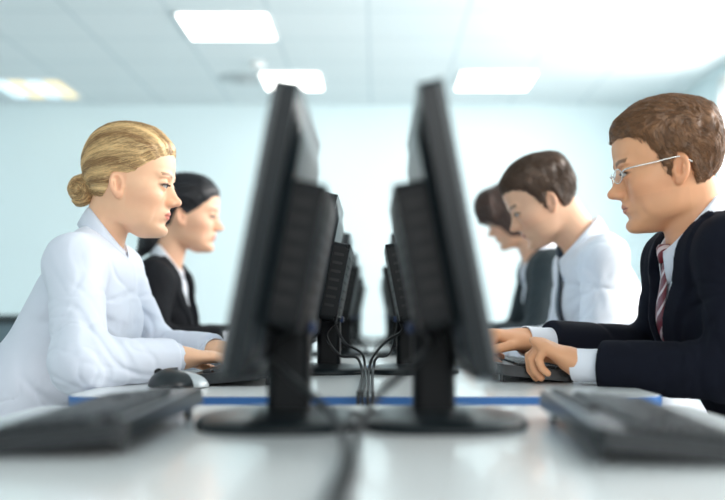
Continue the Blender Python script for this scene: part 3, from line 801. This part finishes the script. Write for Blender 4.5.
        H = s.hd(V); x, y, z = H.T
        if s.style in ('woman', 'dark'):
            fl = np.arctan2(z-(.085 if s.style == 'woman' else .045), np.abs(y)+.012)*24+1.3*noise(H*13)
            n = .5+.28*np.sin(fl*1.3)+.2*np.sin(fl*3.1+1)+.12*noise(H*90)
        else: n = .4+.4*noise(H*A(60, 90, 45))+.2*noise(H*A(140, 160, 90))
        if s.style == 'woman':
            n = .5+.36*np.sin(fl*.75+1)+.16*np.sin(fl*2.3)+.10*noise(H*90)
            Hr = s.hd(path[0][0]); fr = np.arctan2(Hr[:, 2]-.085, np.abs(Hr[:, 1])+.012)*24+1.3*noise(Hr*13)
            tone = .5+.36*np.sin(fr*.75+1)+.30*rs.randn(N)
        n = np.clip(np.concatenate([n, np.repeat(tone, steps*3)]), 0, 1)[:, None]
        if s.style == 'woman': col = A(.28, .145, .055)*(1-n)+A(.95, .67, .33)*n
        elif s.style == 'dark': col = s.hair*(.6+.9*n)
        else: col = s.hair*.45*(1-n)+s.hair*1.75*n
        V = np.concatenate([V, SV]); Q = np.concatenate([Q]+SQ)
        return mesh_obj(name, V, Q, M['hair'], s.root, np.clip(col, 0, 1), 0)
    # ------------------------------------------------------------ clothes
    def axisx(s, z): return np.interp(z, [s.pel[2], s.waist[2], s.chest[2], s.nb[2]], [s.pel[0], s.waist[0], s.chest[0], s.nb[0]])
    def folds(s, P, amp):
        # soft drape: creases fan out from the armpit and the elbow
        wv = np.stack([noise(P*5), noise(P*5+9), noise(P*5+17)], 1)*.6
        d = amp*.45*noise(P*9)
        for k, (f, sh_) in enumerate(((A(7, 5, 13), 0), (A(13, 9, 7), 5), (A(19, 12, 25), 11))):
            n = noise(P*f+wv+sh_); mk = sstep(-.1, .5, noise(P*6+k*3+2))
            d -= amp*(.9 if k < 2 else .5)*np.exp(-(n/.085)**2)*mk
        for q in (-1, 1):
            v = P-s.elb[q]; r = np.sqrt((v**2).sum(1)); ax = s.wri[q]-s.elb[q]; ax = ax/np.linalg.norm(ax)
            t = v@ax; u = np.sin(t*110+4*noise(P*12)+q+P[:, 2]*25); d -= amp*.9*np.exp(-((t-.05)/.10)**2)*np.exp(-(r/.16)**2)*np.exp(-((u-1)/.5)**2)
            v = P-(s.sho[q]+A(.03, -q*.02, -.07)); r = np.sqrt((v**2).sum(1)); an = np.arctan2(v[:, 2], v[:, 0])
            u = np.sin(an*6+3*noise(P*9)); d -= amp*.9*np.exp(-(r/.13)**2)*sstep(.01, .05, r)*np.exp(-((u-1)/.4)**2)
        return d
    def sleeve(s, P, q, off, end, flare=0):
        ax = s.wri[q]-s.elb[q]; L = np.linalg.norm(ax); ax = ax/L
        d = limb(P, s.sho[q], s.elb[q], s.wri[q], (.050 if s.male else .043)+off*1.1, .041+off, .027+off*1.0+flare, .025)
        return sx(d, (P-s.elb[q])@ax-L*end, .005)
    def shirt_sdf(s, P):
        off = s.shirt_off; d = s.torso(P, off); amp = s.fold
        d = sx(d, s.pel[2]-.03-P[:, 2], .01)
        for q in (-1, 1): d = sm(d, s.sleeve(P, q, s.sl_off, 1.0 if s.jacketed else .97), .03 if s.jacketed else .035)
        d = d-s.folds(P, amp)
        nd = s.nd(); e = s.nb+nd*.006
        return sx(d, (P-e)@nd, .006)
    def nd(s):
        return A(math.sin(s.ct), 0, math.cos(s.ct))
    def jacket_sdf(s, P):
        z, ay = P[:, 2], np.abs(P[:, 1]); zb = s.vz; w = np.clip((z-zb)*s.vw, -.2, .085)
        lap = .0065*sstep(w+.052, w+.046, ay)*sstep(zb-.02, zb+.02, z)
        d = s.torso(P, .021)-lap*(P[:, 0] > s.axisx(z))
        for q in (-1, 1):
            d = sm(d, cap(P, s.sho[q]+A(-.005, -q*.03, .018), s.sho[q]+A(-.003, q*.008, .008), .045, .050), .03)
            d = sm(d, s.sleeve(P, q, .017, .86, .004), .03)
        d = d-s.folds(P, .0030)
        d = sx(d, s.pel[2]-.08-z, .01)
        cut = sx(ay-w, s.axisx(z)+.02-P[:, 0], .01)
        d = sx(d, -cut, .004)
        nd = s.nd(); v = P-s.nb; h = v@nd; fx = A(math.cos(s.ct), 0, -math.sin(s.ct)); u = v@fx
        rad = np.sqrt((u/1.16)**2+P[:, 1]**2)-(s.neckr+.021+.55*np.clip(h, 0, .2))
        d = sx(d, -sx(rad, -.022-h, .01), .005)
        return d
    def trouser_sdf(s, P):
        d = sm(s.legs(P, .014), sm(s.torso(P, .004), ell(P, s.pel+A(-.01, 0, -.03), (.135, .185, .105)), .03), .04)
        d = sx(d, P[:, 2]-s.pel[2]-.05, .01); d = d-.003*ridge(P*A(20, 20, 12)); return sx(d, .075-P[:, 2], .004)
    def shell(s, name, fn, m, h, parent=None, smooth=2):
        V, Q = surface_nets(fn, *s.bounds(.12), h); return mesh_obj(name, V, Q, m, parent or s.root, None, smooth)
    def collar(s, m, parent, r, hgt=.036, leaf=.046, gap=.42, spread=.5):
        """folded shirt collar: an upstanding band and a leaf that turns down to two points"""
        nd = s.nd(); fx = A(1, 0, 0)-nd*nd[0]; fx /= np.linalg.norm(fx); fy = np.cross(nd, fx)
        bm = bmesh.new(); N = 60; rows = []
        for i in range(N+1):
            a = gap*.5+(2*PI-gap)*i/N; fr = .5+.5*math.cos(a)          # fr=1 at the throat
            ca, sa = math.cos(a), math.sin(a)
            drop = -.034*fr**1.5                                        # collar dips towards the throat
            pt = fr**10
            def P_(rad, up, fwd=0): return tuple(s.nb+fx*(ca*rad*1.12+.003+fwd-up*.25)+fy*(sa*rad)+nd*(up+drop))
            lf = leaf*(1+.22*pt)
            rows.append([bm.verts.new(P_(*q)) for q in ((r, -.012), (r-.002, hgt*.6), (r, hgt), (r+.004, hgt+.002), (r+.008, hgt-.006), (r+.011+.002*pt, hgt-lf*.5, .002*pt), (r+.014+.003*pt, hgt-lf, .004*pt))])
        for a, b in zip(rows, rows[1:]):
            for k in range(len(a)-1): f = bm.faces.new((a[k], b[k], b[k+1], a[k+1])); f.smooth = True
        bmesh.ops.recalc_face_normals(bm, faces=bm.faces)
        bmesh.ops.solidify(bm, geom=bm.faces[:], thickness=.0022)
        bmesh.ops.recalc_face_normals(bm, faces=bm.faces)
        return link('collar', bm, m, parent, True)
    def front_x(s, fn, z, y=0, start=.6):
        P = A(start, y, z)[None].copy()
        for _ in range(60):
            P[:, 0] -= np.clip(fn(P), -.01, .03)*.7
        return P[0, 0]
    def tie(s, m, fn, ztop, zbot, parent, r=.020, wmax=.042):
        zs = np.linspace(ztop-.02, zbot, 22); pts = [(s.front_x(fn, z)+.004, z) for z in zs]
        bm = bmesh.new(); uvl = bm.loops.layers.uv.new('UVMap'); rows = []; acc = 0
        xs = np.array([p[0] for p in pts]); xs = np.minimum.accumulate(xs[::-1])[::-1] if False else np.convolve(np.pad(xs, 2, mode='edge'), np.ones(5)/5, 'valid')
        for i, z in enumerate(zs):
            wd = .014+(wmax-.014)*(i/(len(zs)-1)); x = xs[i]
            rows.append(([bm.verts.new((x+dx, y, z)) for dx, y in ((0, -wd), (.005, -wd*.8), (.0075, 0), (.005, wd*.8), (0, wd), (-.001, 0))], z))
        for (a, za), (b, zb) in zip(rows, rows[1:]):
            for k in range(6):
                f = bm.faces.new((a[k], a[(k+1) % 6], b[(k+1) % 6], b[k])); f.smooth = k < 4
                for l, (kk, zz) in zip(f.loops, ((k, za), (k+1, za), (k+1, zb), (k, zb))): l[uvl].uv = (kk*.02*2.2, zz*4)
        bm.faces.new(rows[0][0][::-1]); bm.faces.new(rows[-1][0])
        o = link('tie', bm, m, parent)
        bm = bmesh.new(); uvl = bm.loops.layers.uv.new('UVMap'); x = xs[0]; z = ztop
        ra = [(.014, .012, -.030), (.019, .017, -.014), (.021, .019, 0), (.015, .016, .007)]
        rg = [[bm.verts.new((x+.004+math.cos(t)*a_*.75, math.sin(t)*b_, z+dz)) for t in [2*PI*k/16 for k in range(16)]] for a_, b_, dz in ra]
        for a, b in zip(rg, rg[1:]):
            for k in range(16):
                f = bm.faces.new((a[k], a[(k+1) % 16], b[(k+1) % 16], b[k])); f.smooth = True
                for l in f.loops: l[uvl].uv = (l.vert.co.y*2.2, l.vert.co.z*4)
        bm.faces.new(rg[0][::-1]); bm.faces.new(rg[-1]); link('knot', bm, m, o)
        return o
    def cuff(s, q, m, parent, r=.034, t0=.86, t1=1.03):
        a = s.elb[q]+(s.wri[q]-s.elb[q])*t0; b = s.elb[q]+(s.wri[q]-s.elb[q])*t1
        bm = bmesh.new(); ax = Vector(b-a); L = ax.length; Mq = Matrix.Translation(Vector(a)) @ ax.to_track_quat('Z', 'Y').to_matrix().to_4x4()
        t = bmesh.new(); rings = []
        for rr, zz in ((r*.97, 0), (r, L*.3), (r*1.03, L*.97), (r*1.03, L), (r*.95, L), (r*.93, L*.7), (r*.80, L*.55)):
            rings.append([t.verts.new((rr*math.cos(x), rr*.92*math.sin(x), zz)) for x in [2*PI*k/36 for k in range(36)]])
        for u, v in zip(rings, rings[1:]):
            for k in range(36): t.faces.new((u[k], u[(k+1) % 36], v[(k+1) % 36], v[k]))
        for f in t.faces: f.smooth = True
        t.transform(Mq); bmesh.ops.recalc_face_normals(t, faces=t.faces)
        return link('cuff', t, m, parent, True)
    def dress(s, shirt, jacket=None, trouser=True, tie=None, tiez=None):
        s.jacketed = jacket is not None; s.neckr = .068 if s.male else .052
        s.shirt_off = .006 if jacket else .012; s.sl_off = .004 if jacket else .013; s.fold = .0008 if jacket else (.0042 if s.male else .0044)
        sh = s.shell('shirt', s.shirt_sdf, M[shirt], .0034 if s.h < .003 else .0045)
        s.collar(M[shirt], sh, s.neckr)
        for q in (-1, 1): s.cuff(q, M[shirt], sh, (.034 if s.male else .032), .84 if s.jacketed else .86, 1.04 if s.jacketed else 1.02)
        if jacket: s.shell('jacket', s.jacket_sdf, M[jacket], .0034 if s.h < .003 else .0045)
        if tie: s.tie(M[tie], s.shirt_sdf, tiez[0], tiez[1], sh)
        s.shell('trousers', s.trouser_sdf, M['trouser'], .007)
        for q in (-1, 1):
            def f(P):
                a = s.ank[q]; d = sm(cap(P, a+A(0, 0, .0), a+A(0, 0, -.045), .045), cap(P, a+A(-.01, 0, -.052), a+A(.13, 0, -.062), .042, .032, (1, .9, 1)), .02)
                return sx(sx(d, .004-P[:, 2], .003), P[:, 2]-.115, .003)
            lo = s.ank[q]+A(-.09, -.08, -.095); hi = s.ank[q]+A(.2, .08, .05); V, Q = surface_nets(f, lo, hi, .004); mesh_obj('shoe', V, Q, M['shoe'], s.root)

def office_chair(x, y, face, label, ztop=.80):
    t = empty('office_chair', (x, y, 0), 0 if face > 0 else PI)
    bm = bmesh.new(); prism(bm, rrect(-.20, -.23, .24, .23, .07), .395, .455, .015); link('seat', bm, M['chair'], t)
    bm = bmesh.new(); Mx = Matrix.Translation((-.245, 0, .55)) @ Matrix.Rotation(math.radians(-8), 4, 'Y') @ Matrix(((0, 0, 1, 0), (1, 0, 0, 0), (0, 1, 0, 0), (0, 0, 0, 1)))
    prism(bm, rrect(-.20, -.02, .20, ztop-.55, .07), -.02, .025, .012, Mx); link('backrest', bm, M['chair'], t)
    bm = bmesh.new(); tube(bm, [(-.02, 0, .385), (-.22, 0, .38), (-.285, 0, .45), (-.29, 0, .62)], .014, 10, 8); link('back_support', bm, M['black'], t)
    bm = bmesh.new(); cyl(bm, (0, 0, .10), (0, 0, .395), .025); cyl(bm, (0, 0, .37), (0, 0, .395), .09); link('gas_column', bm, M['steel'], t)
    for k in range(5):
        a = 2*PI*k/5+.3; c, s_ = math.cos(a), math.sin(a)
        bm = bmesh.new(); tube(bm, [(.02*c, .02*s_, .115), (.15*c, .15*s_, .105), (.29*c, .29*s_, .075)], .016, 8, 6); l = link('leg', bm, M['black'], t)
        bm = bmesh.new(); cyl(bm, (.29*c-s_*.02, .29*s_+c*.02, .027), (.29*c+s_*.02, .29*s_-c*.02, .027), .027, n=20); link('caster', bm, M['dark'], l)
    return tag(t, label, 'chair', 'office chairs under the people')

# the blonde woman, nearest on the left
p = Person('w1', (-.82, 2.22), 1, (.192, .995), (.260, 1.150), 6, False, (.88, .52, .325), (.66, .44, .20), 'woman',
    {-1: (.265, -.35, .778), 1: (.27, .24, .785)}, {-1: (.42, -.225, .785), 1: (.455, .03, .790)}, hs=1.055, handdir={-1: (.95, .35, .02), 1: (.95, -.25, .02)}, curl=(.25, .45), sh=.158, girth=.93, h=.0023)
p.brow, p.lash, p.iris = A(.22, .11, .05), A(.08, .04, .03), (.045, .06, .065)
p.build_body(); p.build_hair(); p.dress('shirtB'); W1 = p
tag(p.root, 'blonde woman with hair in a bun, wearing a pale blue shirt and typing', 'person')
# the dark-haired woman behind her
p = Person('w2', (-.87, 3.20), 1, (.178, .988), (.254, 1.178), 6, False, (.83, .48, .31), (.012, .012, .015), 'dark',
    {-1: (.20, -.27, .785), 1: (.20, .25, .785)}, {-1: (.43, -.16, .79), 1: (.43, .10, .79)}, hs=1.05, handdir={-1: (.95, .2, 0), 1: (.95, -.2, 0)}, sh=.160, girth=.95, h=.0036)
p.brow, p.lash, p.iris = A(.03, .02, .02), A(.02, .015, .015), (.05, .03, .02); p.vz, p.vw = .80, .60
p.build_body(); p.build_hair(); p.dress('shirtW', 'suitB')
tag(p.root, 'dark-haired woman in a black jacket sitting behind the blonde woman', 'person')
# the man in glasses, nearest on the right
p = Person('m1', (.845, 2.00), -1, (.190, .990), (.253, 1.152), 10, True, (.77, .385, .205), (.19, .088, .036), 'man',
    {1: (.190, .20, .768), -1: (.205, -.27, .79)}, {1: (.450, .06, .774), -1: (.520, -.13, .815)}, hs=1.10, yaw=math.radians(-5), handdir={1: (.86, -.25, .46), -1: (.95, .15, .16)}, curl=(1.15, .85), sh=.185, girth=1.05, hand_len=1.05, h=.0023)
p.brow, p.lash, p.iris = A(.14, .07, .035), A(.07, .035, .02), (.07, .06, .05); p.vz, p.vw = .76, .42
p.build_body(); p.build_hair(); p.dress('shirtW', 'suitN', True, 'tieR', (1.005, .76)); M1 = p
tag(p.root, 'man in wire glasses and a dark suit with red striped tie, typing', 'person')
# his glasses
g = bmesh.new()
def T_(p_): return Vector(M1.hw(p_))
def rim(q): 
    pts = []
    for k in range(25):
        a = 2*PI*k/24; pts.append(T_((.107-.008*(.5-.5*math.cos(a)), q*(.033-.022*math.cos(a)), .109+.0125*math.sin(a))))
    return pts
for q in (-1, 1):
    tube(g, rim(q), .0010, 8, 0)
    tube(g, [T_((.098, q*.056, .112)), T_((.090, q*.070, .116)), T_((.045, q*.0775, .1175)), T_((.0, q*.0785, .119)), T_((-.018, q*.081, .106))], .0017, 8, 8)
tube(g, [T_((.108, -.0105, .112)), T_((.112, 0, .114)), T_((.108, .0105, .112))], .0011, 8, 6)
go = link('glasses', g, M['glass_rim'], M1.root)
for q in (-1, 1):
    bm = bmesh.new(); vs = [bm.verts.new(v) for v in rim(q)[:-1]]; bm.faces.new(vs); bmesh.ops.solidify(bm, geom=bm.faces[:], thickness=.0012); link('lens', bm, M['lens'], go)
# the man in the white shirt
p = Person('m2', (.79, 2.80), -1, (.195, 1.020), (.312, 1.180), 27, True, (.72, .42, .27), (.075, .040, .022), 'man',
    {1: (.22, .25, .790), -1: (.22, -.25, .79)}, {1: (.44, .14, .79), -1: (.44, -.14, .79)}, hs=1.04, handdir={1: (.95, -.2, .0), -1: (.95, .2, 0)}, sh=.180, girth=1.02, h=.0036)
p.brow, p.lash, p.iris = A(.07, .035, .02), A(.05, .03, .02), (.05, .04, .03)
p.build_body(); p.build_hair(); p.dress('shirtW', None, True, 'tieD', (1.06, .80))
tag(p.root, 'brown-haired man in a white shirt looking down, sitting behind the man in glasses', 'person')
# the person in the grey jacket, farthest on the right
p = Person('m3', (.80, 3.85), -1, (.160, 1.045), (.268, 1.240), 24, True, (.64, .36, .23), (.050, .024, .016), 'bob',
    {1: (.22, .25, .790), -1: (.22, -.25, .79)}, {1: (.44, .14, .79), -1: (.44, -.14, .79)}, hs=1.02, handdir={1: (.95, -.2, .0), -1: (.95, .2, 0)}, sh=.175, h=.0045)
p.brow, p.lash, p.iris = A(.05, .03, .02), A(.05, .03, .02), (.05, .04, .03); p.vz, p.vw = .80, .5
p.build_body(); p.build_hair(); p.dress('shirtW', 'suitG')
tag(p.root, 'person with shaggy dark brown hair in a grey jacket, farthest on the right side', 'person')
for x, y, f, lb in ((-.80, 2.22, 1, 'office chair the blonde woman sits on'), (-.85, 3.20, 1, 'office chair the dark-haired woman sits on'), (.86, 2.0, -1, 'office chair the man in glasses sits on'), (.77, 2.8, -1, 'office chair the man in the white shirt sits on'), (.78, 3.85, -1, 'office chair the person in the grey jacket sits on')):
    office_chair(x, y, f, lb)
